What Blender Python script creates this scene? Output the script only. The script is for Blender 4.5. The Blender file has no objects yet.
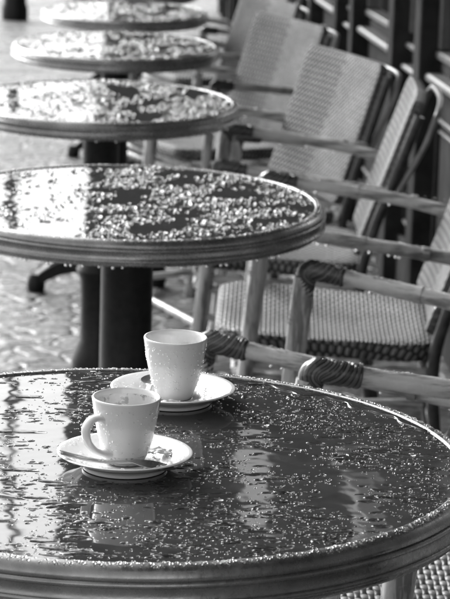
import bpy, math, random
import numpy as np
from mathutils import Vector, Matrix
R = math.radians; PI = math.pi
rng = np.random.default_rng(7); random.seed(7)
S = bpy.context.scene; C = S.collection
SLOPE = 0.083                      # the street falls away from the camera
CAMZ = 1.245; PITCH = 13.4; YAW = 2.15; ROLL = 1.7; FPX = 2800.0

# ------------------------------------------------------------------ camera
M = Matrix.Rotation(R(-YAW), 4, 'Z') @ Matrix.Rotation(R(90-PITCH), 4, 'X') @ Matrix.Rotation(R(ROLL), 4, 'Z')
cd = bpy.data.cameras.new('camera'); cam = bpy.data.objects.new('camera', cd); C.objects.link(cam)
cam.matrix_world = Matrix.Translation((0, 0, CAMZ)) @ M
cd.sensor_fit = 'HORIZONTAL'; cd.sensor_width = 24.0; cd.lens = FPX/450*24.0
cd.clip_start = 0.1; cd.clip_end = 2000
cd.dof.use_dof = True; cd.dof.focus_distance = 2.50; cd.dof.aperture_fstop = 22; cd.dof.aperture_blades = 8
S.camera = cam
MI = M.to_3x3().inverted()
def ray(px, py):
    return (M.to_3x3() @ Vector(((px-225)/FPX, -(py-299.5)/FPX, -1)))
def on_plane(px, py, z):
    d = ray(px, py); t = (z-CAMZ)/d.z
    return Vector((d.x*t, d.y*t, z))
def at(px, Y, z):                   # world x for which (x,Y,z) lands in column px
    a = MI @ Vector((0, Y, z-CAMZ)); b = MI @ Vector((1, 0, 0))
    k = (px-225)/FPX
    return (-k*a.z - a.x) / (b.x + k*b.z)
def gz(y): return -SLOPE*y

# ------------------------------------------------------------------ helpers
def tag(o, label=None, cat=None, group=None, kind=None):
    if label: o['label'] = label
    if cat: o['category'] = cat
    if group: o['group'] = group
    if kind: o['kind'] = kind
    return o
def empty(name, loc=(0,0,0), rz=0, **k):
    o = bpy.data.objects.new(name, None); C.objects.link(o); o.location = loc; o.rotation_euler = (0,0,rz)
    o.empty_display_size = 0.05
    return tag(o, **k)
class MB:
    def __init__(s): s.v=[]; s.f=[]; s.uv=[]; s.n=0; s.hasuv=False
    def add(s, v, f, uv=None):
        v = np.asarray(v, float).reshape(-1,3)
        s.v.append(v); s.f += [tuple(i+s.n for i in q) for q in f]
        s.uv.append(np.asarray(uv, float) if uv is not None else np.zeros((len(v),2)))
        if uv is not None: s.hasuv = True
        s.n += len(v); return s
    def grid(s, P, closed_u=True, closed_v=False, cap=True, uv=None):
        P = np.asarray(P, float); nv, nu = P.shape[:2]     # rows (along), cols (around)
        f=[]
        for i in range(nv if closed_v else nv-1):
            for j in range(nu if closed_u else nu-1):
                a=i*nu+j; b=i*nu+(j+1)%nu; c=((i+1)%nv)*nu+(j+1)%nu; d=((i+1)%nv)*nu+j
                f.append((a,b,c,d))
        if cap and closed_u and not closed_v:
            f.append(tuple(reversed(range(nu)))); f.append(tuple((nv-1)*nu+j for j in range(nu)))
        return s.add(P.reshape(-1,3), f, uv)
    def tube(s, pts, r, n=14, smooth=0, uvscale=None):
        pts = [Vector(p) for p in pts]
        if smooth: pts = curve(pts, smooth)
        m = len(pts); rr = r if callable(r) else (lambda t: r)
        T = [(pts[min(i+1,m-1)]-pts[max(i-1,0)]).normalized() for i in range(m)]
        up = Vector((0,0,1)) if abs(T[0].z)<.9 else Vector((1,0,0))
        N = (up - T[0]*up.dot(T[0])).normalized(); rows=[]; uv=[]; L=0
        for i in range(m):
            N = (N - T[i]*N.dot(T[i])).normalized(); B = T[i].cross(N)
            if i: L += (pts[i]-pts[i-1]).length
            row=[]
            for j in range(n):
                a = 2*PI*j/n
                q = rr(i/(m-1)) if not isinstance(rr(0), tuple) else 0
                row.append(pts[i] + (N*math.cos(a)+B*math.sin(a))*q); uv.append((j/n*2, L))
            rows.append(row)
        return s.grid(rows, uv=uv)
    def box(s, lo, hi, bev=0.0, xf=None):
        lo=list(lo); hi=list(hi); b=min(bev, *( (hi[i]-lo[i])*.49 for i in range(3))) if bev else 0
        xs=[lo[0],hi[0]]; ys=[lo[1],hi[1]]; zs=[lo[2],hi[2]]
        if not b:
            v=[(x,y,z) for z in zs for y in ys for x in xs]
            f=[(0,2,3,1),(4,5,7,6),(0,1,5,4),(2,6,7,3),(0,4,6,2),(1,3,7,5)]
        else:
            v=[];idx={}
            for sx in (0,1):
                for sy in (0,1):
                    for sz in (0,1):
                        for ax in range(3):
                            p=[xs[sx],ys[sy],zs[sz]]
                            for k,sg in enumerate((sx,sy,sz)):
                                if k!=ax: p[k]+= b if sg==0 else -b
                            idx[(sx,sy,sz,ax)]=len(v); v.append(tuple(p))
            f=[]
            for ax in range(3):
                o=[k for k in range(3) if k!=ax]
                for sg in (0,1):
                    q=[]
                    for a,c in ((0,0),(1,0),(1,1),(0,1)):
                        key=[0,0,0]; key[ax]=sg; key[o[0]]=a; key[o[1]]=c
                        q.append(idx[(*key,ax)])
                    f.append(tuple(q))
            for ax in range(3):
                o=[k for k in range(3) if k!=ax]
                for a in (0,1):
                    for c in (0,1):
                        k0=[0,0,0];k1=[0,0,0]; k0[o[0]]=k1[o[0]]=a; k0[o[1]]=k1[o[1]]=c; k1[ax]=1
                        f.append((idx[(*k0,o[0])],idx[(*k1,o[0])],idx[(*k1,o[1])],idx[(*k0,o[1])]))
            for sx in (0,1):
                for sy in (0,1):
                    for sz in (0,1): f.append(tuple(idx[(sx,sy,sz,a)] for a in range(3)))
        if xf: v=[xf(Vector(p)) for p in v]
        return s.add(v,f)
    def lathe(s, prof, n=96, center=(0,0,0), cap=False):
        P=[[(center[0]+r*math.cos(2*PI*j/n), center[1]+r*math.sin(2*PI*j/n), center[2]+z) for j in range(n)] for r,z in prof]
        return s.grid(P, cap=cap)
    def build(s, name, mat, parent=None, smooth=True, loc=None):
        me = bpy.data.meshes.new(name)
        V = np.concatenate(s.v)
        me.from_pydata(V.tolist(), [], s.f)
        if s.hasuv:
            UV = np.concatenate(s.uv); l = me.uv_layers.new(name='UVMap')
            li = np.empty(len(me.loops), dtype=np.int32); me.loops.foreach_get('vertex_index', li)
            l.data.foreach_set('uv', UV[li].ravel())
        if smooth: me.polygons.foreach_set('use_smooth', [True]*len(me.polygons))
        me.update()
        import bmesh
        bm=bmesh.new(); bm.from_mesh(me); bmesh.ops.recalc_face_normals(bm, faces=bm.faces); bm.to_mesh(me); bm.free()
        if smooth and smooth != 'all':
            try: me.set_sharp_from_angle(angle=R(42))
            except Exception: pass
        me.materials.append(mat)
        o = bpy.data.objects.new(name, me); C.objects.link(o)
        if parent: o.parent = parent
        if loc is not None: o.location = loc
        return o
def curve(P, k=8):
    P=[Vector(p) for p in P]; out=[]
    for i in range(len(P)-1):
        p0=P[max(i-1,0)];p1=P[i];p2=P[i+1];p3=P[min(i+2,len(P)-1)]
        for j in range(k):
            t=j/k; out.append(.5*((2*p1)+(p2-p0)*t+(2*p0-5*p1+4*p2-p3)*t*t+(3*p1-p0-3*p2+p3)*t**3))
    out.append(P[-1]); return out
def copy_tree(o, parent=None):
    c=o.copy(); C.objects.link(c); c.parent=parent
    for ch in list(o.children): copy_tree(ch, c)
    return c

# ------------------------------------------------------------------ materials (all neutral: the photograph is black and white)
def g(v): return (v,v,v,1)
class NT:
    def __init__(s, name):
        s.m=bpy.data.materials.new(name); s.m.use_nodes=True; s.t=s.m.node_tree; s.b=s.t.nodes['Principled BSDF']
    def n(s, typ, **k):
        x=s.t.nodes.new(typ)
        for a,b in k.items():
            if a=='inp':
                for i,v in b.items(): x.inputs[i].default_value=v
            else: setattr(x,a,b)
        return x
    def l(s,a,b): s.t.links.new(a,b)
    def math(s, op, a, b=None, c=None):
        x=s.n('ShaderNodeMath', operation=op)
        for i,v in enumerate((a,b,c)):
            if v is None: continue
            if isinstance(v,(int,float)): x.inputs[i].default_value=v
            else: s.l(v,x.inputs[i])
        return x.outputs[0]
    def ramp(s, fac, stops):
        x=s.n('ShaderNodeValToRGB'); e=x.color_ramp.elements
        e[0].position=stops[0][0]; e[0].color=g(stops[0][1]); e[1].position=stops[-1][0]; e[1].color=g(stops[-1][1])
        for p,v in stops[1:-1]: k=e.new(p); k.color=g(v)
        s.l(fac,x.inputs[0]); return x.outputs[0]
    def noise(s, scale, detail=4, rough=.55, coord='Object', vec=None, stretch=None):
        if vec is None:
            tc=s.n('ShaderNodeTexCoord'); vec=tc.outputs[coord]
        if stretch:
            mp=s.n('ShaderNodeMapping'); mp.inputs['Scale'].default_value=stretch; s.l(vec,mp.inputs[0]); vec=mp.outputs[0]
        x=s.n('ShaderNodeTexNoise', inp={'Scale':scale,'Detail':detail,'Roughness':rough}); s.l(vec,x.inputs['Vector'])
        return x.outputs[0]
    def bump(s, h, dist, strength=1.0, prev=None):
        x=s.n('ShaderNodeBump', inp={'Strength':strength,'Distance':dist}); s.l(h,x.inputs['Height'])
        if prev: s.l(prev,x.inputs['Normal'])
        return x.outputs[0]
    def col(s,o): s.l(o,s.b.inputs['Base Color'])
    def set(s, **k):
        for a,v in k.items(): s.b.inputs[a.replace('_',' ')].default_value=v
        return s

def m_simple(name, lo, hi, scale, rough, bumpd=0.0, **k):
    t=NT(name); n=t.noise(scale); t.col(t.ramp(n,[(.3,lo),(.7,hi)])); t.set(Roughness=rough)
    if bumpd: t.l(t.bump(n,bumpd),t.b.inputs['Normal'])
    for a,v in k.items(): t.b.inputs[a.replace('_',' ')].default_value=v
    return t.m
# laminate table top, wet
def m_top():
    t=NT('wet_table_laminate'); n=t.noise(60,5); n2=t.noise(9,3)
    t.col(t.ramp(n,[(.3,.035),(.75,.060)])); t.set(IOR=1.78)
    t.l(t.ramp(n2,[(.35,.02),(.7,.06)]),t.b.inputs['Roughness'])
    t.l(t.bump(n2,.0018,.5),t.b.inputs['Normal']); return t.m
def m_metal():
    t=NT('worn_brass_edging'); n=t.noise(160,5,.6); n2=t.noise(18,4,.6)
    t.col(t.ramp(n2,[(.3,.24),(.7,.46)])); t.set(Metallic=.85)
    t.l(t.ramp(n,[(.3,.16),(.7,.40)]),t.b.inputs['Roughness'])
    t.l(t.bump(n,.0004,.4),t.b.inputs['Normal']); return t.m
def m_iron():
    t=NT('black_cast_iron'); n=t.noise(70,4); t.col(t.ramp(n,[(.3,.008),(.7,.02)])); t.set(Roughness=.42)
    t.b.inputs['Specular IOR Level'].default_value=.3
    t.l(t.bump(n,.0008,.5),t.b.inputs['Normal']); return t.m
def m_pole(name='worn_rattan_pole',up=False):
    t=NT(name); tc=t.n('ShaderNodeTexCoord')
    n=t.noise(1,5,.6,vec=tc.outputs['Object'],stretch=(60,60,14) if up else (14,60,60)); n2=t.noise(22,5,.65); n3=t.noise(1,4,.6,vec=tc.outputs['Object'],stretch=(70,70,9) if up else (9,70,70))
    a=t.ramp(n,[(.3,.40),(.5,.56),(.7,.70)]); st=t.ramp(n3,[(.50,1.0),(.58,.42)])
    mx=t.n('ShaderNodeMix',data_type='RGBA',blend_type='MULTIPLY'); mx.inputs[0].default_value=1
    t.l(a,mx.inputs[6]); t.l(st,mx.inputs[7]); t.col(mx.outputs[2])
    t.l(t.ramp(n2,[(.35,.14),(.7,.4)]),t.b.inputs['Roughness']); t.l(t.bump(n,.0009,.6),t.b.inputs['Normal']); return t.m
def m_wrap():
    t=NT('wet_cane_wrapping'); uv=t.n('ShaderNodeUVMap'); sp=t.n('ShaderNodeSeparateXYZ'); t.l(uv.outputs[0],sp.inputs[0])
    gr=t.math('ABSOLUTE',t.math('SINE',t.math('MULTIPLY',sp.outputs[0],PI)))
    cell=t.math('FLOOR',sp.outputs[0]); wn=t.n('ShaderNodeTexWhiteNoise',noise_dimensions='1D'); t.l(cell,wn.inputs['W'])
    base=t.ramp(wn.outputs['Value'],[(.0,.05),(1,.17)]); gm=t.ramp(gr,[(.18,.05),(.55,1.0)])
    mx=t.n('ShaderNodeMix',data_type='RGBA',blend_type='MULTIPLY'); mx.inputs[0].default_value=1
    t.l(base,mx.inputs[6]); t.l(gm,mx.inputs[7]); t.col(mx.outputs[2]); t.set(Roughness=.22)
    return t.m
def m_weave(name, p, c1, c2, dark, two_tone=False, vs=1.9, rough=.4, diag=True):
    t=NT(name); uv=t.n('ShaderNodeUVMap'); sp=t.n('ShaderNodeSeparateXYZ'); t.l(uv.outputs[0],sp.inputs[0])
    wob=t.noise(30,2,vec=uv.outputs[0])
    ra,rb=sp.outputs[0],sp.outputs[1]
    if diag: ra=t.math('MULTIPLY',t.math('ADD',sp.outputs[0],sp.outputs[1]),.7071); rb=t.math('MULTIPLY',t.math('SUBTRACT',sp.outputs[1],sp.outputs[0]),.7071)
    U=t.math('MULTIPLY',t.math('ADD',ra,t.math('MULTIPLY',wob,.0022)),1/p); V=t.math('MULTIPLY',t.math('ADD',rb,t.math('MULTIPLY',wob,.0016)),1/(p*vs))
    fU=t.math('FLOOR',U); fV=t.math('FLOOR',V)
    def prof(x): return t.math('POWER',t.math('ABSOLUTE',t.math('SINE',t.math('MULTIPLY',x,PI))),.55)
    def wave(x,f,o): return t.math('MULTIPLY_ADD',t.math('SINE',t.math('MULTIPLY',t.math('ADD',t.math('ADD',x,f),o),PI)),.5,.5)
    h1=t.math('MULTIPLY',prof(V),wave(U,fV,0)); h2=t.math('MULTIPLY',prof(U),wave(V,fU,1))
    h=t.math('MAXIMUM',h1,h2); sel=t.math('GREATER_THAN',h1,h2)
    dk=t.ramp(h,[(.12,dark),(.62,1.0)])
    vn=t.n('ShaderNodeTexWhiteNoise',noise_dimensions='2D'); cb=t.n('ShaderNodeCombineXYZ'); t.l(fU,cb.inputs[0]); t.l(fV,cb.inputs[1]); t.l(cb.outputs[0],vn.inputs['Vector'])
    mx=t.n('ShaderNodeMix',data_type='RGBA'); mx.inputs[6].default_value=g(c2); mx.inputs[7].default_value=g(c1); t.l(sel,mx.inputs[0])
    out=mx.outputs[2]
    if two_tone:      # darker checked half, light half, serrated border between them
        zz=t.math('MULTIPLY',t.math('PINGPONG',sp.outputs[1],.014),1.5)
        side=t.math('LESS_THAN',t.math('ADD',sp.outputs[0],zz),.012)
        band=t.math('LESS_THAN',t.math('ABSOLUTE',t.math('ADD',t.math('ADD',sp.outputs[0],zz),.008)),.020)
        m2=t.n('ShaderNodeMix',data_type='RGBA'); t.l(t.math('MAXIMUM',t.math('MULTIPLY',side,.75),band),m2.inputs[0]); t.l(out,m2.inputs[6]); m2.inputs[7].default_value=g(.26); out=m2.outputs[2]
    m3=t.n('ShaderNodeMix',data_type='RGBA',blend_type='MULTIPLY'); m3.inputs[0].default_value=1; t.l(out,m3.inputs[6]); t.l(dk,m3.inputs[7])
    var=t.ramp(vn.outputs['Value'],[(0,.72),(1,1.0)])
    m4=t.n('ShaderNodeMix',data_type='RGBA',blend_type='MULTIPLY'); m4.inputs[0].default_value=1; t.l(m3.outputs[2],m4.inputs[6]); t.l(var,m4.inputs[7])
    dirt=t.ramp(t.noise(9,4,.6,vec=uv.outputs[0]),[(.35,.6),(.6,1.0)]); m5=t.n('ShaderNodeMix',data_type='RGBA',blend_type='MULTIPLY'); m5.inputs[0].default_value=1; t.l(m4.outputs[2],m5.inputs[6]); t.l(dirt,m5.inputs[7]); t.col(m5.outputs[2]); t.set(Roughness=rough); t.l(t.bump(h,.0028,1.0),t.b.inputs['Normal']); return t.m
def m_water():
    t=NT('clear_water'); t.set(Roughness=0.0, IOR=1.33); t.b.inputs['Base Color'].default_value=g(1); t.b.inputs['Transmission Weight'].default_value=1; return t.m
def m_porcelain(name='white_porcelain', stains=0):
    t=NT(name); t.set(Roughness=.12, IOR=1.5); t.b.inputs['Coat Weight'].default_value=.4
    if stains:
        tc=t.n('ShaderNodeTexCoord'); sp=t.n('ShaderNodeSeparateXYZ'); t.l(tc.outputs['Object'],sp.inputs[0])
        n=t.noise(260,3,.6); n2=t.noise(70,3,.5)
        rad=t.math('SQRT',t.math('ADD',t.math('POWER',sp.outputs[0],2),t.math('POWER',sp.outputs[1],2)))
        ins=t.math('LESS_THAN',t.math('SUBTRACT',rad,t.math('MULTIPLY',sp.outputs[2],.19)),.0176)
        low=t.math('LESS_THAN',sp.outputs[2],.0535)
        ins=t.math('MULTIPLY',ins,low)
        drip=t.math('MULTIPLY',t.math('MULTIPLY',low,t.math('GREATER_THAN',sp.outputs[0],.019)),t.ramp(t.math('MULTIPLY',sp.outputs[2],10),[(.36,0),(.50,1)]))
        m1=t.math('MULTIPLY',t.math('MULTIPLY',t.ramp(n,[(.50,0),(.58,1)]),t.ramp(n2,[(.42,0),(.54,1)])),ins)
        m2=t.math('MULTIPLY',t.math('MULTIPLY',t.ramp(n,[(.56,0),(.62,1)]),drip),.8)
        film=t.math('MULTIPLY',ins,.16)
        f=t.math('MAXIMUM',film,t.math('MULTIPLY',t.math('MAXIMUM',m1,m2),.75))
        mx=t.n('ShaderNodeMix',data_type='RGBA'); mx.inputs[6].default_value=g(.81); mx.inputs[7].default_value=g(.22); t.l(f,mx.inputs[0]); t.col(mx.outputs[2])
    else: t.b.inputs['Base Color'].default_value=g(.81)
    n=t.noise(420,2); t.l(t.bump(n,.0002,.35),t.b.inputs['Normal'])
    return t.m
def m_ground():
    t=NT('wet_stone_paving'); tc=t.n('ShaderNodeTexCoord'); v=tc.outputs['Object']
    vo=t.n('ShaderNodeTexVoronoi',feature='DISTANCE_TO_EDGE',inp={'Scale':9.5}); nz=t.noise(5,3,vec=v)
    mp=t.n('ShaderNodeVectorMath',operation='ADD'); sc=t.n('ShaderNodeVectorMath',operation='SCALE'); sc.inputs[3].default_value=.08
    nzc=t.n('ShaderNodeTexNoise',inp={'Scale':6.0}); t.l(v,nzc.inputs['Vector']); t.l(nzc.outputs[1],sc.inputs[0]); t.l(v,mp.inputs[0]); t.l(sc.outputs[0],mp.inputs[1]); t.l(mp.outputs[0],vo.inputs['Vector'])
    joint=t.ramp(vo.outputs[0],[(.02,0),(.11,1)])
    grit=t.noise(34,5,.62,vec=v); big=t.noise(1.3,4,.6,vec=v)
    c=t.ramp(grit,[(.32,.02),(.5,.085),(.64,.27)])
    mx=t.n('ShaderNodeMix',data_type='RGBA',blend_type='MULTIPLY'); mx.inputs[0].default_value=1; t.l(c,mx.inputs[6]); t.l(t.ramp(joint,[(0,.45),(1,1)]),mx.inputs[7]); t.col(mx.outputs[2])
    t.l(t.ramp(big,[(.40,.20),(.62,.55)]),t.b.inputs['Roughness'])
    h=t.math('ADD',t.math('MULTIPLY',joint,.7),t.math('MULTIPLY',grit,.8)); t.l(t.bump(h,.012,.7),t.b.inputs['Normal']); return t.m
TOP=m_top(); METAL=m_metal(); IRON=m_iron(); POLE=m_pole(); LEGPOLE=m_pole('worn_rattan_leg',True); WRAP=m_wrap(); WATER=m_water()
SEATW=m_weave('woven_seat_cane',.0080,.36,.045,.04,False,1.9,.45,False); BACKW=m_weave('woven_back_cane',.0110,.21,.045,.08,True,1.0,.65)
PORC=m_porcelain(); PORCS=m_porcelain('stained_porcelain',1); GROUND=m_ground()
DARKPOLE=m_simple('dark_rattan',.03,.09,40,.25,.0006)  # even darker tone for rear legs, back side rails and table underside
LIGHTPOLE=m_simple('pale_rattan_hoop',.16,.34,30,.3,.0006)
PAINT=m_simple('dark_shopfront_paint',.03,.065,12,.85,.0004,**{'Specular_IOR_Level':.04})
PAINT2=m_simple('lit_ledge_paint',.10,.20,14,.4,.0006); PAINT3=m_simple('lit_trim_paint',.09,.17,14,.3,.0006)  # shopfront paint lightened: light caught on ledges and trim is put into the colour
STEEL=NT('spoon_steel').set(Metallic=1.0, Roughness=.34); STEEL.l(STEEL.bump(STEEL.noise(700,2),.0005,.6),STEEL.b.inputs['Normal']); STEEL.b.inputs['Base Color'].default_value=g(.48); STEEL=STEEL.m
PAPER=m_simple('sugar_wrapper_paper',.70,.85,90,.5,.0005)
COFFEE=NT('coffee_dregs').set(Roughness=.1); COFFEE.b.inputs['Base Color'].default_value=g(.12); COFFEE=COFFEE.m
STONE=m_simple('facade_stone',.20,.30,3,.8,.003)
CANVAS=m_simple('dark_awning_canvas',.11,.17,8,.85)
GLASS=NT('shop_window_glass').set(Roughness=.03, IOR=1.52); GLASS.b.inputs['Base Color'].default_value=g(.03); GLASS=GLASS.m

# ------------------------------------------------------------------ ground
mb=MB()
ys=[-6,0,4,8,12,16,20,30,60,120,260]; xs=[-160,-40,-10,-4,-1,1,4,10,40,160]
P=[[(x,y,gz(y)) for x in xs] for y in ys]; mb.grid(P,closed_u=False,cap=False)
tag(mb.build('ground',GROUND,smooth=False),kind='structure')

# ------------------------------------------------------------------ tables
RT=.300
def table_proto(H):
    root=empty('cafe_table')
    prof=[(0,0),(.15,0),(.24,0),(.2865,0)]
    MB().lathe(prof,128).build('table_top',TOP,root,loc=(0,0,H))
    # rim: rounded lip, two beads with a flat band between, turned under
    def arc(cx,cz,r,a0,a1,k): return [(cx+r*math.cos(R(a0+(a1-a0)*i/k)),cz+r*math.sin(R(a0+(a1-a0)*i/k))) for i in range(k+1)]
    prof=[(.2850,-.004),(.2852,.0008),(.2862,.0016)]+arc(.2885,-.0098,.0115,95,8,9)
    prof+=[(.2990,-.0108)]+arc(.2995,-.0128,.0026,80,-80,7)+[(.2985,-.0155),(.2978,-.0165),(.2982,-.0250),(.2988,-.0258)]
    prof+=arc(.3000,-.0278,.0026,80,-80,7)+[(.2988,-.0306),(.2980,-.0335),(.2950,-.0365),(.2900,-.0378),(.26,-.0378)]
    MB().lathe(prof,160).build('rim',METAL,root,loc=(0,0,H))
    MB().lathe([(0,-.0365),(.20,-.0365),(.27,-.0365),(.27,-.012),(.2,-.006)],64).build('underside_board',DARKPOLE,root,loc=(0,0,H))
    h=H-.037
    p=[(.075,h),(.078,h-.006),(.074,h-.012),(.044,h-.03),(.040,h-.05),(.040,.38),(.046,.37),(.050,.36),(.046,.35),(.042,.34),(.040,.30),(.040,.20),(.050,.18),(.058,.15),(.060,.10),(.054,.06),(.045,.05)]
    MB().lathe(p,40,cap=True).build('column',IRON,root)
    for k in range(3):
        a=R(150+120*k); c,s_=math.cos(a),math.sin(a)
        pts=[(.03,.092),(.09,.090),(.15,.076),(.198,.050),(.222,.032)]
        pts=curve([Vector((q[0],0,q[1])) for q in pts],5); rows=[]
        for i,q in enumerate(pts):
            t=i/(len(pts)-1); w=.024-.004*t; hh=.028-.007*t
            ring=[(-w,-hh),(w,-hh),(w,hh*.6),(w*.6,hh),(-w*.6,hh),(-w,hh*.6)]
            rows.append([(q.x*c-u*s_, q.x*s_+u*c, q.z+v) for u,v in ring])
        f=MB().grid(rows); 
        fo=f.build('foot',IRON,root)
        MB().lathe([(.018,.05),(.026,.035),(.028,.012),(.022,-.02)],20,center=(.225*c,.225*s_,0),cap=True).build('foot_pad',IRON,fo)
    return root
tabs=[(130.5,2.322,.695),(128.5,4.192,.848),(102,6.086,1.008),(116,8.064,1.172),(125,10.08,1.340),(128,12.0,1.50),(128,13.9,1.66),(128,15.9,1.825)]
tlabels=['wet round cafe table in front holding both white coffee cups',
 'wet round cafe table directly behind the one with the cups',
 'third round cafe table from the camera, its top beaded with rain',
 'fourth round cafe table back, blurred, beside two rattan chair arms',
 'fifth round cafe table back, small and blurred near the top edge',
 'far cafe table just past the fifth, cut by the top of the photo',
 'iron pedestal of a far cafe table, seen behind the fifth table',
 'farthest cafe table of the row, only its iron foot showing']
tables=[]; proto=None
for i,((px,Y,h),lb) in enumerate(zip(tabs,tlabels)):
    zt=CAMZ-h; H=.74
    if proto is None: proto=table_proto(H); o=proto
    else: o=copy_tree(proto)
    o.location=(at(px,Y,zt),Y,zt-H); o.rotation_euler.z=R([20,20,-60,22,30,22,15,22][i])
    tag(o,lb,'table','round cafe tables in a row'); tables.append((o,zt))

# ------------------------------------------------------------------ water drops
def domes(cx, cy, z, sx, sy, hh, ang, n=11, rings=4, jit=.16, irregular=None):
    N=len(cx); th=np.linspace(0,2*PI,n,endpoint=False)
    ph=rng.uniform(0,2*PI,(N,3)); am=rng.uniform(0,jit,(N,3)) if irregular is None else irregular[:,None]*rng.uniform(.4,1,(N,3))
    out=1+sum(am[:,k,None]*np.sin((k+2)*th[None]+ph[:,k,None]) for k in range(3))
    prof=[(1.0,-.05),(.96,.30),(.80,.66),(.50,.91)][:rings] if rings==4 else [(1.0,-.05),(.85,.6),(.45,.94)]
    V=[]
    ca,sa=np.cos(ang)[:,None],np.sin(ang)[:,None]
    for s_,zz in prof:
        X=out*np.cos(th)*sx[:,None]*s_; Yy=out*np.sin(th)*sy[:,None]*s_
        V.append(np.stack([cx[:,None]+X*ca-Yy*sa, cy[:,None]+X*sa+Yy*ca, z+np.repeat((hh*zz)[:,None],n,1)],-1))
    V=np.concatenate(V,1); top=np.stack([cx,cy,z+hh],-1)[:,None]; V=np.concatenate([V,top],1)
    m=V.shape[1]; k=len(prof); base=[]
    for i in range(k-1):
        for j in range(n): base.append((i*n+j,i*n+(j+1)%n,(i+1)*n+(j+1)%n,(i+1)*n+j))
    tri=[((k-1)*n+j,(k-1)*n+(j+1)%n,k*n) for j in range(n)]
    return V.reshape(-1,3), np.array(base), np.array(tri), N, m
def mesh_fast(name, chunks, mat):
    Vs=[];Q=[];T=[];off=0
    for V,b,t,N,m in chunks:
        o=(np.arange(N)*m)[:,None,None]+off
        Q.append((b[None]+o).reshape(-1,4)); T.append((t[None]+o).reshape(-1,3)); Vs.append(V); off+=len(V)
    V=np.concatenate(Vs); Q=np.concatenate(Q); T=np.concatenate(T)
    me=bpy.data.meshes.new(name); me.vertices.add(len(V)); me.vertices.foreach_set('co',V.ravel())
    nl=Q.size+T.size; me.loops.add(nl); me.loops.foreach_set('vertex_index',np.concatenate([Q.ravel(),T.ravel()]).astype(np.int32))
    np_=len(Q)+len(T); me.polygons.add(np_)
    st=np.concatenate([np.arange(len(Q))*4, Q.size+np.arange(len(T))*3]).astype(np.int32)
    me.polygons.foreach_set('loop_start',st); me.polygons.foreach_set('use_smooth',np.ones(np_,bool))
    me.update(calc_edges=True); me.validate(); me.materials.append(mat)
    o=bpy.data.objects.new(name,me); C.objects.link(o); return o
def scatter(c, r, n, keep, mind=None):
    a=rng.uniform(0,2*PI,n); q=r*np.sqrt(rng.uniform(0,1,n)); x=c[0]+q*np.cos(a); y=c[1]+q*np.sin(a)
    k=np.array([keep(u,v) for u,v in zip(x,y)],dtype=bool); return x[k],y[k]
zt1=tables[0][1]
sauc=[on_plane(124.5,464,zt1+.003), on_plane(172.5,398.5,zt1+.003)]; SR=.0575
puddles=[(sauc[0].x+.012,sauc[0].y-.004,.062,.055),(sauc[1].x-.004,sauc[1].y-.01,.058,.052)]
def table_drops(i, n_small, n_mid, n_big, n_film, big=1.0):
    o,zt=tables[i]; c=(o.location.x,o.location.y)
    rs=np.random.default_rng(100+i); kx=rs.uniform(-1,1,(7,2))*np.array([55,75]); kp=rs.uniform(0,6.28,7)
    def keep(x,y):
        f=float(np.mean(np.sin(kx[:,0]*x+kx[:,1]*y+kp)))          # beads gather in patches and leave bare streaks
        if rng.uniform() > (.66+1.3*f if i==0 else .74+2.1*f): return False
        if i==0:
            for s_ in sauc:
                if (x-s_.x)**2+(y-s_.y)**2 < .043**2: return False
        if i==0 and x<-.03-.02*(zt>0)*(2.6-y)/.3: return rng.uniform()<.6
        if i==1 and x<-.03: return rng.uniform()<.45
        return True
    ch=[]; z=zt+.0001
    def put(n,lo,hi,hk,asp,jit,nn,rr=4,r=.283,irr=None):
        x,y=scatter(c,r,n,keep); N=len(x); s_=lo*(hi/lo)**rng.uniform(0,1,N)**1.7; a=rng.uniform(1,asp,N)
        ch.append(domes(x,y,z,s_*a,s_/np.sqrt(a),s_*hk*rng.uniform(.7,1.1,N),rng.normal(0,.16 if asp>1.65 else .5,N),n=nn,rings=rr,jit=jit,irregular=None if irr is None else rng.uniform(irr*.5,irr,N)))
    put(n_small,.0004*big,.0012*big,.50,1.7,.12,8,3)
    put(n_mid,.0009*big,.0033*big,.30 if i==0 else .72,1.7 if i==0 else 1.25,.14 if i==0 else .08,12)
    put(n_big,.0020*big,.0060*big,.20 if i==0 else .60,3.0 if i==0 else 1.4,.20 if i==0 else .10,18)
    if n_film: put(n_film,.006,.016,.07,3.0,.25,28,irr=.16,r=.26)
    return ch
def rim_drops(i,n):
    o,zt=tables[i]; a=rng.uniform(0,2*PI,n); rr=rng.uniform(.287,.2945,n); x=o.location.x+rr*np.cos(a); y=o.location.y+rr*np.sin(a)
    s_=rng.uniform(.0004,.0016,n)**1.0; zo=zt-.0098+np.sqrt(np.maximum(0,.0115**2-(rr-.2885)**2))
    V,b,t,N,m=domes(x,y,0,s_,s_,s_*.7,a*0,n=8,rings=3); V=V.reshape(N,m,3); V[:,:,2]+=zo[:,None]; return (V.reshape(-1,3),b,t,N,m)
cfg=[(7500,2900,1100,0,1.0),(1500,2900,620,0,1.2),(0,1700,620,0,1.45),(0,900,560,0,1.6),(0,700,460,0,1.7),(0,200,200,0,1.7)]
dl=['rain drops covering the front table around the cups','rain drops beaded over the second table','rain drops beaded over the third table',
 'blurred rain drops on the fourth table','blurred rain drops on the fifth table','rain drops on the table cut by the top of the photo']
for i,(a,b,c_,d,bg) in enumerate(cfg):
    ch=table_drops(i,a,b,c_,d,bg); ch.append(rim_drops(i,[1500,700,300,100,60,20][i]))
    tag(mesh_fast('rain_drops',ch,WATER),dl[i],'rain drops',kind='stuff')
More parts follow.
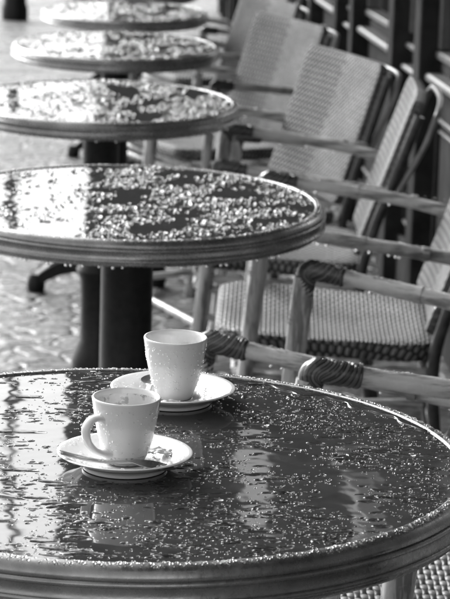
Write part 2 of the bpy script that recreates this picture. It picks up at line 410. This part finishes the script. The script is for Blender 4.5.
# drips under the rims of the two nearest tables
def hanging(points, sz):
    ch=[]
    P=np.array(points); N=len(P); n=10; th=np.linspace(0,2*PI,n,endpoint=False)
    prof=[(.35,.35),(.75,-.1),(1,-.7),(.92,-1.25),(.55,-1.7)]
    V=np.concatenate([np.stack([P[:,0,None]+sz[:,None]*r*np.cos(th),P[:,1,None]+sz[:,None]*r*np.sin(th),np.repeat((P[:,2]+sz*z)[:,None],n,1)],-1) for r,z in prof],1)
    top=(P+np.stack([sz*0,sz*0,-sz*1.85],-1))[:,None]; V=np.concatenate([V,top],1); k=len(prof)
    b=[(i*n+j,i*n+(j+1)%n,(i+1)*n+(j+1)%n,(i+1)*n+j) for i in range(k-1) for j in range(n)]
    t=[((k-1)*n+j,(k-1)*n+(j+1)%n,k*n) for j in range(n)]
    return (V.reshape(-1,3),np.array(b),np.array(t),N,V.shape[1])
for i,nn in ((1,46),(2,24)):
    o,zt=tables[i]; a=rng.uniform(PI,2*PI,nn); pts=[(o.location.x+.295*math.cos(q),o.location.y+.295*math.sin(q),zt-.0365) for q in a]
    tag(mesh_fast('rim_drips',[hanging(pts,rng.uniform(.0006,.0024,nn)**1)],WATER),['','drips hanging under the rim of the second table','drips hanging under the rim of the third table'][i],'rain drops',kind='stuff')

# pooled water: thin sheets with rounded, wandering edges
def pool(name, outline, z, h, label):
    cx=np.mean([p[0] for p in outline]); cy=np.mean([p[1] for p in outline]); n=len(outline); rows=[]
    for s_,zz in ((1.0,-.0001),(.994,h*.45),(.978,h*.85),(.95,h),(.6,h*1.02),(.2,h*1.03)):
        rows.append([(cx+(x-cx)*s_,cy+(y-cy)*s_,z+zz) for x,y in outline])
    b=MB(); b.grid(rows,cap=False); b.add([(cx,cy,z+h*1.03)],[]); m=b.n-1
    b.f+=[(5*n+j,5*n+(j+1)%n,m) for j in range(n)]
    return tag(b.build(name,WATER,smooth='all'),label,'puddle')
def blob(cx,cy,rx,ry,seed,n=90,amp=.08):
    rs=np.random.default_rng(seed); ph=rs.uniform(0,6.28,6); am=rs.uniform(.2,1,6)*amp; out=[]
    for j in range(n):
        t=2*PI*j/n; k=1+sum(am[q]*math.sin((q+2)*t+ph[q])/(1+.3*q) for q in range(6)); out.append((cx+rx*k*math.cos(t),cy+ry*k*math.sin(t)))
    return out
for k,(px,py,rx,ry) in enumerate([(20,432,.021,.0032),(30,397,.014,.0028),(66,412,.007,.004),(20,470,.016,.003),(60,485,.012,.003),(203,470,.010,.0085),(45,541,.012,.0045),(78,538,.012,.005),(150,545,.010,.003),(255,425,.012,.003),(290,450,.010,.0028),(330,438,.014,.003),(210,500,.010,.003),(400,455,.013,.003)]):
    q=on_plane(px,py,zt1)
    pool('puddle',blob(q.x,q.y,rx,ry,20+k,n=48,amp=.13),zt1,.0008,['long thin streak of water on the bright left side of the front table','short water streak at the left rear of the front table','round water bead among streaks left of the front cup','thin water streak at the left edge beside the front saucer','thin water streak left of the front saucer underside','small bright edged pool just right of the front saucer','flat drop near the front rim at lower left','flat twin drop beside the one near the front rim at lower left','water streak near the front rim below the cup reflection','water streak right of the rear saucer','short water streak in the middle of the front table','water streak under the wrapped chair arm end','short water streak right below the front cup','water streak near the right rim of the front table'][k])
# crescent pooled against the far right of the front rim
T0=tables[0][0].location
cres=[]
for k in range(60):
    t=R(98-78*k/59); cres.append((T0.x+.2845*math.cos(t),T0.y+.2845*math.sin(t)))
rs=np.random.default_rng(11)
for k in range(60):
    t=R(20+78*k/59); w=.016*math.sin(PI*(k+.5)/60)**.5*(1+.35*math.sin(k*.55)+.2*math.sin(k*1.3+1)); q=.2845-w
    cres.append((T0.x+q*math.cos(t),T0.y+q*math.sin(t)))
n=len(cres); b=MB(); inner=[]
mid=[((cres[j][0]+cres[n-1-j][0])/2,(cres[j][1]+cres[n-1-j][1])/2) for j in range(n)]
rows=[[(mid[j][0]+(cres[j][0]-mid[j][0])*s_,mid[j][1]+(cres[j][1]-mid[j][1])*s_,zt1+zz) for j in range(n)] for s_,zz in ((1,-.0001),(.93,.0007),(.75,.0012),(.35,.0013),(.02,.0013))]
b.grid(rows,cap=False)
tag(b.build('puddle',WATER,smooth='all'),'curved strip of rainwater pooled inside the rear rim of the front table','puddle')

# ------------------------------------------------------------------ crockery
def saucer(loc,label,rz):
    root=empty('saucer',loc,rz,label=label,cat='saucer',group='white saucers on the front table')
    p=[(0,.0042),(.017,.0042),(.0185,.0055),(.0200,.0052),(.030,.0072),(.043,.0125),(.0535,.0178),(.0570,.0186),(.0578,.0180),(.0572,.0170),(.054,.0158),(.046,.0105),(.040,.0058),(.0365,.0036),(.0360,.0006),(.0345,.0000),(.0330,.0006),(.0325,.0030),(.0,.0030)]
    p=[(a_,b_*.80) for a_,b_ in p]
    MB().lathe(p,96).build('dish',PORC,root)
    return root
sa1=saucer((sauc[0].x,sauc[0].y,zt1+.0002),'white saucer under the front cup, holding a long spoon',0)
sa2=saucer((sauc[1].x,sauc[1].y,zt1+.0002),'white saucer under the rear cup near the table edge',0)
def cup(loc,label,rz,hang,stain):
    root=empty('coffee_cup',loc,rz,label=label,cat='cup',group='white espresso cups')
    mat=PORCS if stain else PORC
    kz=.915
    po=[(.0,.0010),(.0120,.0010),(.0130,.0),(.0155,.0003),(.0168,.0025),(.0186,.0075),(.0212,.0155),(.0236,.0250),(.0258,.0360),(.0276,.0480),(.0288,.0570),(.0294,.0612),(.0295,.0624),(.0290,.0632),(.0281,.0634),(.0272,.0628),(.0266,.0612),(.0260,.0570),(.0246,.0470),(.0226,.0350),(.0200,.0235),(.0165,.0140),(.0120,.0095),(.0,.0080)]
    po=[(q[0],q[1]*kz) for q in po]
    MB().lathe(po,96).build('bowl',mat,root)
    if hang is not None:
        b=MB(); rows=[]; pts=curve([Vector(p) for p in [(-.0245,0,.0415),(-.0310,0,.0435),(-.0375,0,.0425),(-.0420,0,.0375),(-.0425,0,.0310),(-.0400,0,.0235),(-.0345,0,.0170),(-.0275,0,.0128),(-.0195,0,.0105)]],6)
        m=len(pts)
        for i,p in enumerate(pts):
            T=(pts[min(i+1,m-1)]-pts[max(i-1,0)]).normalized(); N=Vector((0,1,0)); B=T.cross(N); t=i/(m-1)
            e=1+.8*max(0,1-t/.15)**2+.9*max(0,1-(1-t)/.15)**2
            rows.append([p+N*(.0050*e**.6*math.cos(2*PI*j/18))+B*(.0030*e*math.sin(2*PI*j/18)) for j in range(18)])
        b.grid(rows); h=b.build('handle',mat,root); h.rotation_euler.z=hang
    MB().lathe([(0,.0118),(.010,.0118),(.0172,.0118)],40).build('coffee',COFFEE,root)
    return root
cup((sauc[0].x+.0005,sauc[0].y+.004,zt1+.0038),'stained white espresso cup in front with its handle to the left',0,R(38),1)
cup((sauc[1].x+.0015,sauc[1].y+.002,zt1+.0038),'clean white espresso cup standing behind with no handle in view',0,R(-118),0)
def spoon(p0,p1,label,bowl_at_end=True):
    p0=Vector(p0); p1=Vector(p1); L=(p1-p0).length
    root=empty('spoon',p0,0,label=label,cat='spoon',group='small steel coffee spoons')
    d=(p1-p0).normalized(); sd=Vector((0,0,1)).cross(d).normalized(); up=d.cross(sd)
    rows=[]; K=44
    for i in range(K+1):
        t=i/K; 
        if t<.62: w=.0038-.0014*(t/.62)**.8; th=.0014; sag=-.0035*math.sin(PI*t/.62*.9); dp=0
        else:
            q=(t-.62)/.38; w=.0018+.0088*math.sin(PI*min(1,q*.97+.03))**.75; th=.0006; sag=-.0020*q; dp=.0032*math.sin(PI*q)
        if i==0 or i==K: w*=.3
        ring=[]
        for u,side in ((-1,1),(-.5,1),(0,1),(.5,1),(1,1),(1,-1),(.5,-1),(0,-1),(-.5,-1),(-1,-1)):
            z=sag-dp*(1-u*u)+side*th*(1 if abs(u)<1 else .3)
            ring.append(d*(L*t)+sd*(u*w)+up*z)
        rows.append(ring)
    MB().grid(rows).build('spoon_bowl_and_handle',STEEL,root)
    return root
def on_saucer(px,py,z): return on_plane(px,py,z)
z0=zt1+.0165
a=on_plane(59,452,z0+.003); b_=on_plane(176,466.5,z0-.0045); 
sp=spoon((a.x,a.y,a.z),(b_.x,b_.y,b_.z),'wet steel spoon lying across the front saucer')
a=on_plane(155,372,zt1+.019); b_=on_plane(141,405,zt1+.009)
sp2=spoon((b_.x,b_.y,b_.z),(a.x,a.y,a.z),'steel spoon tucked behind the rear cup')
def wrapper(px,py,z,sc,label,seed):
    rs=np.random.default_rng(seed); c=on_plane(px,py,z); n=9; m=7; rows=[]
    for i in range(m):
        row=[]
        for j in range(n):
            u=(j/(n-1)-.5)*.024*sc; v=(i/(m-1)-.5)*.015*sc
            row.append((u,v,.0028*sc*(1-abs(j/(n-1)-.5)*1.6)+rs.uniform(-.0012,.0012)*sc))
        rows.append(row)
    b=MB(); b.grid(rows,closed_u=False,cap=False); o=b.build('sugar_wrapper',PAPER,smooth=False,loc=c); o.rotation_euler=(0,0,rs.uniform(-.6,.6))
    md=o.modifiers.new('thick','SOLIDIFY'); md.thickness=.0006; md.offset=1
    return tag(o,label,'wrapper')
wrapper(158,453,zt1+.0095,1.0,'crumpled white sugar wrapper beside the front cup',4)
wrapper(172,404,zt1+.0075,.85,'crumpled white sugar wrapper at the foot of the rear cup',8)
# drops on crockery
ch=[]
for s_,nn in ((sauc[0],150),(sauc[1],150)):
    a=rng.uniform(0,2*PI,nn); q=rng.uniform(.024,.054,nn); x=s_.x+q*np.cos(a); y=s_.y+q*np.sin(a); sz=rng.uniform(.0006,.0017,nn)
    V,b,t,N,m=domes(x,y,0,sz,sz,sz*.6,a*0,n=8,rings=3); V=V.reshape(N,m,3); V[:,:,2]+=(zt1+.0010+np.interp(q,[.02,.03,.043,.0535],[.0042,.0058,.0100,.0142]))[:,None]; ch.append((V.reshape(-1,3),b,t,N,m))
for s_,dz,nn in ((sauc[0],0,90),(sauc[1],0,150)):
    zz=rng.uniform(.012,.054,nn); a=rng.uniform(PI,2*PI,nn); rr=np.interp(zz/.915,[.0075,.0155,.025,.036,.048,.057],[.0186,.0212,.0236,.0258,.0276,.0288])
    cx_,cy_=(s_.x+.0005,s_.y+.004) if s_ is sauc[0] else (s_.x+.0015,s_.y+.002)
    P=np.stack([cx_+rr*np.cos(a),cy_+rr*np.sin(a),zt1+.0038+zz],-1); ch.append(hanging(P,rng.uniform(.0003,.0008,nn)))
tag(mesh_fast('saucer_drops',ch,WATER),'tiny rain drops sprinkled on the two saucers and the walls of their cups','rain drops',kind='stuff')

# ------------------------------------------------------------------ rattan armchair (faces -X; origin on floor below the arm corners)
HW=.235; ZA=.648; ZS=.455
def slab(outline, rings, mp, mat, name, parent):
    n=len(outline); rows=[]; uv=[]
    for s_,dz in rings:
        row=[]
        for x,y in outline:
            p=(x*s_,y*s_); row.append(mp(p[0],p[1],dz)); q_=math.hypot(x,y); e_=max(0,-dz)*(s_>.9)/q_; uv.append((p[0]+x*e_,p[1]+y*e_))
        rows.append(row)
    b=MB(); b.grid(rows,cap=True,uv=uv); return b.build(name,mat,parent)
def rrect(hx,hy,r,k=8):
    out=[]
    for cx,cy,a0 in ((hx-r,hy-r,0),(-hx+r,hy-r,90),(-hx+r,-hy+r,180),(hx-r,-hy+r,270)):
        for i in range(k+1): a=R(a0+90*i/k); out.append((cx+r*math.cos(a),cy+r*math.sin(a)))
    # densify straight runs
    res=[]
    for i in range(len(out)):
        p=out[i]; q=out[(i+1)%len(out)]; L=math.hypot(q[0]-p[0],q[1]-p[1]); m=max(1,int(L/.04))
        for j in range(m): res.append((p[0]+(q[0]-p[0])*j/m,p[1]+(q[1]-p[1])*j/m))
    return res
TB=R(19)
def back_pt(u,v,w):     # u across (+ = far side), v up the back, w towards the sitter
    x=.300+v*math.sin(TB)-w*math.cos(TB)+ (-.9*u*u)*1.0*0.35; z=ZS-.005+v*math.cos(TB)+w*math.sin(TB)
    return Vector((x+.012,u,z))
def knuckle(sy):
    # wrapped corner joining front leg and arm: swept sleeve with slanted cane ridges
    b=MB(); leg0=Vector((-.013,sy*HW,ZA-.088)); cor=Vector((.000,sy*HW,ZA)); arm1=Vector((.058,sy*HW,ZA-.0078))
    pts=[]
    e1=(leg0-cor).normalized(); e2=(arm1-cor).normalized(); rb=.013
    A=cor+e1*rb; B_=cor+e2*rb
    for i in range(24): pts.append(leg0.lerp(A,i/24))
    for i in range(18):
        t=i/18; pts.append((1-t)**2*A+2*t*(1-t)*cor+t*t*B_)
    for i in range(25): pts.append(B_.lerp(arm1,i/24))
    m=len(pts); n=40; rows=[]; uv=[]; L=0; Nn=Vector((0,1,0))
    for i,p in enumerate(pts):
        T=(pts[min(i+1,m-1)]-pts[max(i-1,0)]).normalized(); B=T.cross(Nn)
        if i: L+=(pts[i]-pts[i-1]).length
        row=[]; tt=i/(m-1)
        for j in range(n):
            a=2*PI*j/n
            slant=.0095*math.exp(-((tt-.56)/.30)**2)      # bands cross the corner diagonally
            ph=(L-slant*2.4*math.sin(a))/.0060
            r=.0138+ .0018*abs(math.sin(PI*ph))**.6 + .0016*math.exp(-((tt-.5)/.14)**2)
            if i==0 or i==m-1: r=.0125
            row.append(p+(Nn*math.cos(a)+B*math.sin(a))*r); uv.append((ph,0))
        rows.append(row)
    b.grid(rows,uv=uv); return b
def make_chair():
    root=empty('rattan_armchair')
    # seat
    out=rrect(.200,.205,.06); out=[(x,y*(1.0-.10*max(0,x)/.2)) for x,y in out]
    cx=.115
    def mp(x,y,dz):
        q=math.hypot(x/.2,y/.205); sag=-.012*max(0,1-q**2); return (cx+x, y, ZS+dz+(sag if dz>-.01 else 0)-(x+.2)*.055)
    seat=slab(out,[(.93,-.038),(.985,-.034),(1.0,-.022),(1.0,-.012),(.985,-.003),(.955,.0),(.85,.0),(.7,.0),(.5,.0),(.3,.0),(.12,.0)],mp,SEATW,'seat',root)
    for zz,r in ((-.052,.0085),(-.078,.0085)):
        b=MB(); f=[( -.022,-HW+.02),( -.022,HW-.02)]
        ring=[(-.045,-.19),(-.045,.19),(.02,.225),(.26,.19),(.295,.15),(.295,-.15),(.26,-.19),(.02,-.225),(-.045,-.19)]
        b.tube([(x,y,ZS+zz-(x+.07)*.055) for x,y in ring],r,10,smooth=4); b.build('seat_rail',POLE,seat)
    # back
    ob=rrect(.192,.180,.022)
    back=slab(ob,[(.95,-.013),(.99,-.011),(1.0,-.004),(1.0,.004),(.99,.011),(.95,.013),(.8,.013),(.55,.013),(.3,.013),(.1,.013)],
              lambda u,v,w: back_pt(u,v+.180,w),BACKW,'backrest',root)
    b=MB(); hoop=[(-.200,.14),(-.203,.27),(-.196,.325),(-.168,.352),(0,.356),(.168,.352),(.196,.325),(.203,.27),(.200,.14)]
    pts=[back_pt(u,v,-.045+( .02 if abs(v-.14)<.01 else 0)) for u,v in hoop]
    b.tube(pts,.0065,12,smooth=8); b.build('back_hoop',LIGHTPOLE,back)
    for sy in (-1,1):
        leg=MB(); leg.tube([(-.072,sy*HW*.99,-.03),(-.050,sy*HW,.16),(-.022,sy*HW,.44),(-.004,sy*HW,ZA-.012)],lambda t:.0150+.0015*math.sin(t*9),16,smooth=6).build('leg',LEGPOLE,root)
        # rear leg sweeps up into the side rail of the back
        pr=[Vector((.37,sy*.195,-.03)),Vector((.330,sy*.198,.18)),Vector((.308,sy*.199,.38))]+[back_pt(sy*.199,v,-.012) for v in (.06,.16,.26,.335)]
        MB().tube(pr,.0115,12,smooth=6).build('leg',DARKPOLE,root)
        e=back_pt(sy*.212,.135,.0)
        am=MB(); am.tube([(.02,sy*HW,ZA-.0027),(.14,sy*HW,ZA-.018),(.25,sy*(HW-.002),ZA-.033),(e.x+.014,sy*.214,ZA-.052),],lambda t:.0120+.0006*math.sin(t*23),16,smooth=8)
        for t_ in (.40,.78):
            x=.05+t_*.30; am.tube([(x-.006,sy*HW,ZA-.0027-(x-.02)*.128),(x,sy*HW,ZA-.0027-(x-.02)*.130),(x+.006,sy*HW,ZA-.0027-(x-.02)*.132)],lambda t:.0131,16)
        arm=am.build('arm',POLE,root)
        knuckle(sy).build('cane_wrap',WRAP,arm)
    b=MB(); b.tube([(-.053,-HW,.17),(-.053,HW,.17)],.009,10); b.build('stretcher',POLE,root)
    b=MB(); b.tube([(.330,-.195,.21),(.330,.195,.21)],.009,10); b.build('stretcher',POLE,root)
    for sy in (-1,1):
        b=MB(); b.tube([(-.055,sy*HW,.20),(.328,sy*.198,.22)],.009,10); b.build('stretcher',POLE,root)
    return root
# (column of the front centre, distance Y of the centre, yaw degrees; + turns the seat towards the camera)
chairs=[(424,2.36,-4,'nearest rattan armchair, only a leg showing under the front table at lower right'),
 (326,2.95,0,'rattan armchair whose woven seat shows under the front table rim at lower right'),
 (260,3.82,-20,'rattan armchair with a wet wrapped arm end directly behind the rear cup'),
 (266,5.04,-3,'rattan armchair with its whole woven seat in view beside the second table'),
 (224,6.08,-4,'rattan armchair seen edge on with a pale bent hoop behind its back'),
 (196,6.75,24,'rattan armchair showing its two tone woven back beside the third table'),
 (174,8.3,30,'blurred rattan armchair with a two tone woven back beside the fourth table'),
 (168,9.70,28,'far blurred rattan armchair partly hidden at the top of the photo'),
 (178,11.2,25,'farthest rattan armchair cut by the top of the photo')]
cp=None; CH=[]
for px,Y,yaw,lb in chairs:
    o=make_chair() if cp is None else copy_tree(cp)
    if cp is None: cp=o
    z=gz(Y); o.location=(at(px,Y,z+ZA),Y,z); o.rotation_euler=(0,0,R(yaw)); tag(o,lb,'chair','rattan armchairs along the shopfront'); CH.append(o)
bpy.context.view_layer.update()
# drops hanging below the arms
pts=[]
for k,(o,nn) in enumerate(zip(CH[1:7],(4,7,9,7,5,3))):
    for _ in range(nn):
        sy=random.choice((-1,1)); x=random.uniform(.08,.36)
        pts.append(tuple(o.matrix_world @ Vector((x,sy*HW,ZA-.0027-(x-.02)*.130-.0125))))
tag(mesh_fast('arm_drips',[hanging(pts,np.random.default_rng(3).uniform(.0016,.0027,len(pts)))],WATER),'bright rain drips hanging under the chair arms','rain drops',kind='stuff')
ch=[]
for o,nn in zip(CH[1:6],(260,260,200,120,80)):
    mw=np.array(o.matrix_world); x=rng.uniform(.01,.40,nn); a=rng.normal(0,.5,nn); sy=rng.choice((-1,1),nn); r=np.where(x<.06,.0155,.0125)
    L=np.stack([x,sy*HW+r*np.sin(a),ZA-.0027-(x-.02)*.130+r*np.cos(a)-.0001,np.ones(nn)],-1)@mw.T; s_=rng.uniform(.0006,.0019,nn)
    V,b,t,N,m=domes(L[:,0],L[:,1],0,s_*1.3,s_,s_*.7,a*0,n=8,rings=3); V=V.reshape(N,m,3); V[:,:,2]+=L[:,2,None]; ch.append((V.reshape(-1,3),b,t,N,m))
tag(mesh_fast('arm_drops',ch,WATER),'small rain drops lying on top of the chair arms','rain drops',kind='stuff')

# ------------------------------------------------------------------ shopfront on the right (follows the street)
XW=.84
sh=lambda p: Vector((p.x,p.y,p.z+gz(p.y)))
W=empty('shopfront',(0,0,0),0,label='dark panelled cafe shopfront with ledges along the right side',cat='shopfront')
def fb(name,mat,boxes,bev=.004,parent=None):
    b=MB()
    for lo,hi in boxes: b.box(lo,hi,bev,sh)
    return b.build(name,mat,parent or W,smooth=False)
fb('backing_wall',PAINT,[((XW+.06,-.5,-.1),(XW+.30,26,3.0))],0)
P_=[]; y=1.30; edges=[]
seq=[]; yy=7.7-1.55-.8-1.55-.8-1.55-.8-1.55+1.55
k=0
while yy<25:
    seq.append((yy,yy+(.8 if k%2==0 else 1.55),1-k%2)); yy=seq[-1][1]; k+=1
for (ya,yb,kd) in seq:
    fb('pilaster',PAINT,[((XW-.040,ya-.08,-.1),(XW+.06,ya+.08,2.9))])
    a,b=ya+.08,yb-.08
    fb('bottom_board',PAINT,[((XW+.0,a,-.1),(XW+.06,b,.16))])
    if kd==0:
        fb('ledge',PAINT2,[((XW-.022,a,.692),(XW+.06,b,.715))],.006)
        fb('upper_ledge',PAINT3,[((XW+.005,a,.755),(XW+.06,b,.777))],.004)
        fb('panel',PAINT,[((XW+.02,a,.16),(XW+.058,b,.690)),((XW+.02,a,.715),(XW+.058,b,.755))])
    else:
        fb('ledge',PAINT2,[((XW-.012,a,.670),(XW+.06,b,.687))],.005)
        fb('upper_ledge',PAINT3,[((XW+.0,a,.735),(XW+.06,b,.752))],.004)
        fb('panel',PAINT,[((XW+.02,a,.16),(XW+.058,b,.668)),((XW+.02,a,.687),(XW+.058,b,.735))])
    for z0_,z1_ in ((.585,.597),(.20,.212)):
        fb('moulding',PAINT3,[((XW+.008,a+.06,z0_),(XW+.021,b-.06,z1_))],.003)
    fb('moulding',PAINT3,[((XW+.012,a+.09,.555),(XW+.021,b-.09,.563))],.003)
    [fb('moulding',PAINT,[bx_],.003) for bx_ in (((XW+.008,a+.06,.213),(XW+.0205,a+.072,.584)),((XW+.008,b-.072,.213),(XW+.0205,b-.06,.584)))]
    w=fb('window',PAINT3,[((XW+.01,a,.78),(XW+.055,a+.05,2.5)),((XW+.01,b-.05,.78),(XW+.055,b,2.5)),((XW+.01,a+.05,2.45),(XW+.055,b-.05,2.5))])
    fb('pane',GLASS,[((XW+.035,a+.05,.78),(XW+.045,b-.05,2.45))],0,w)
fb('fascia',PAINT,[((XW-.06,-.5,2.9),(XW+.3,26,3.35))])
fb('upper_wall',STONE,[((XW+.05,-.5,3.35),(XW+.5,26,13))],0)
# canvas awning over the terrace: seen only as the dark reflection in the wet table tops
A=empty('awning',(0,0,0),0,label='dark canvas awning over the terrace, reflected in the wet table tops',cat='awning')
ax0=-.12
aw=lambda p: Vector((p.x,p.y,p.z+gz(p.y)+(p.x-ax0)*.22))
for lo,hi in (((ax0,1.2,2.42),(XW-.03,6.55,2.45)),((ax0,7.2,2.42),(XW-.03,25,2.45))):
    b=MB(); b.box(lo,hi,0,aw); b.build('canopy',CANVAS,A,smooth=False)
for xa,xb in ((ax0,.31),(.39,.59),(.68,XW-.03)):      # added strips across an invented slot, leaving gaps for bright streaks on the table
    b=MB(); b.box((xa,6.55,2.425),(xb,7.2,2.445),0,aw); b.build('streak_gap_strip',CANVAS,A,smooth=False)
b=MB(); b.box((ax0-.012,1.2,2.24),(ax0,25,2.452),0,sh); b.build('valance',CANVAS,A,smooth=False)

# ------------------------------------------------------------------ far street lamp (base at the top left corner)
Yl=23.0; xl=at(15,Yl,gz(Yl)+.2)
Lm=empty('street_lamp',(xl,Yl,gz(Yl)),0,label='dark cast iron lamp post base at the top left corner',cat='street lamp')
MB().lathe([(.11,0),(.11,.10),(.095,.14),(.09,.55),(.10,.60),(.07,.68),(.055,1.0),(.06,1.05),(.05,1.1),(.042,12.6),(.06,12.65),(.03,12.7)],32,cap=True).build('post',IRON,Lm)
MB().lathe([(.05,12.7),(.14,12.75),(.22,13.3),(.24,13.32),(.14,13.5),(.03,13.6)],8,cap=True).build('lantern',GLASS,Lm)

# ------------------------------------------------------------------ light
SUN_EL, SUN_AZ = 30.0, -33.0     # azimuth measured from +Y towards +X: behind the scene, to the left
w=bpy.data.worlds.new('World'); S.world=w; w.use_nodes=True; nt=w.node_tree; bg=nt.nodes['Background']
sky=nt.nodes.new('ShaderNodeTexSky'); sky.sky_type='NISHITA'; sky.sun_disc=False
sky.sun_elevation=R(SUN_EL); sky.sun_rotation=R(SUN_AZ); sky.dust_density=4.0; sky.air_density=1.5; sky.ozone_density=1.0
bw=nt.nodes.new('ShaderNodeRGBToBW'); nt.links.new(sky.outputs[0],bw.inputs[0]); nt.links.new(bw.outputs[0],bg.inputs[0]); bg.inputs[1].default_value=.15
sl=bpy.data.lights.new('sun','SUN'); sl.energy=1.2; sl.angle=R(26); so=bpy.data.objects.new('sun',sl); C.objects.link(so)
dirv=Vector((math.sin(R(SUN_AZ))*math.cos(R(SUN_EL)), math.cos(R(SUN_AZ))*math.cos(R(SUN_EL)), math.sin(R(SUN_EL))))
so.rotation_euler=dirv.to_track_quat('Z','Y').to_euler()
S.view_settings.view_transform='Standard'; S.view_settings.look='None'; S.view_settings.gamma=1; S.view_settings.exposure=1.1
S.cycles.max_bounces=10; S.cycles.transmission_bounces=8; S.cycles.glossy_bounces=5; S.cycles.diffuse_bounces=3
S.cycles.caustics_reflective=True; S.cycles.caustics_refractive=True; S.cycles.sample_clamp_indirect=8
S.cycles.use_denoising=True
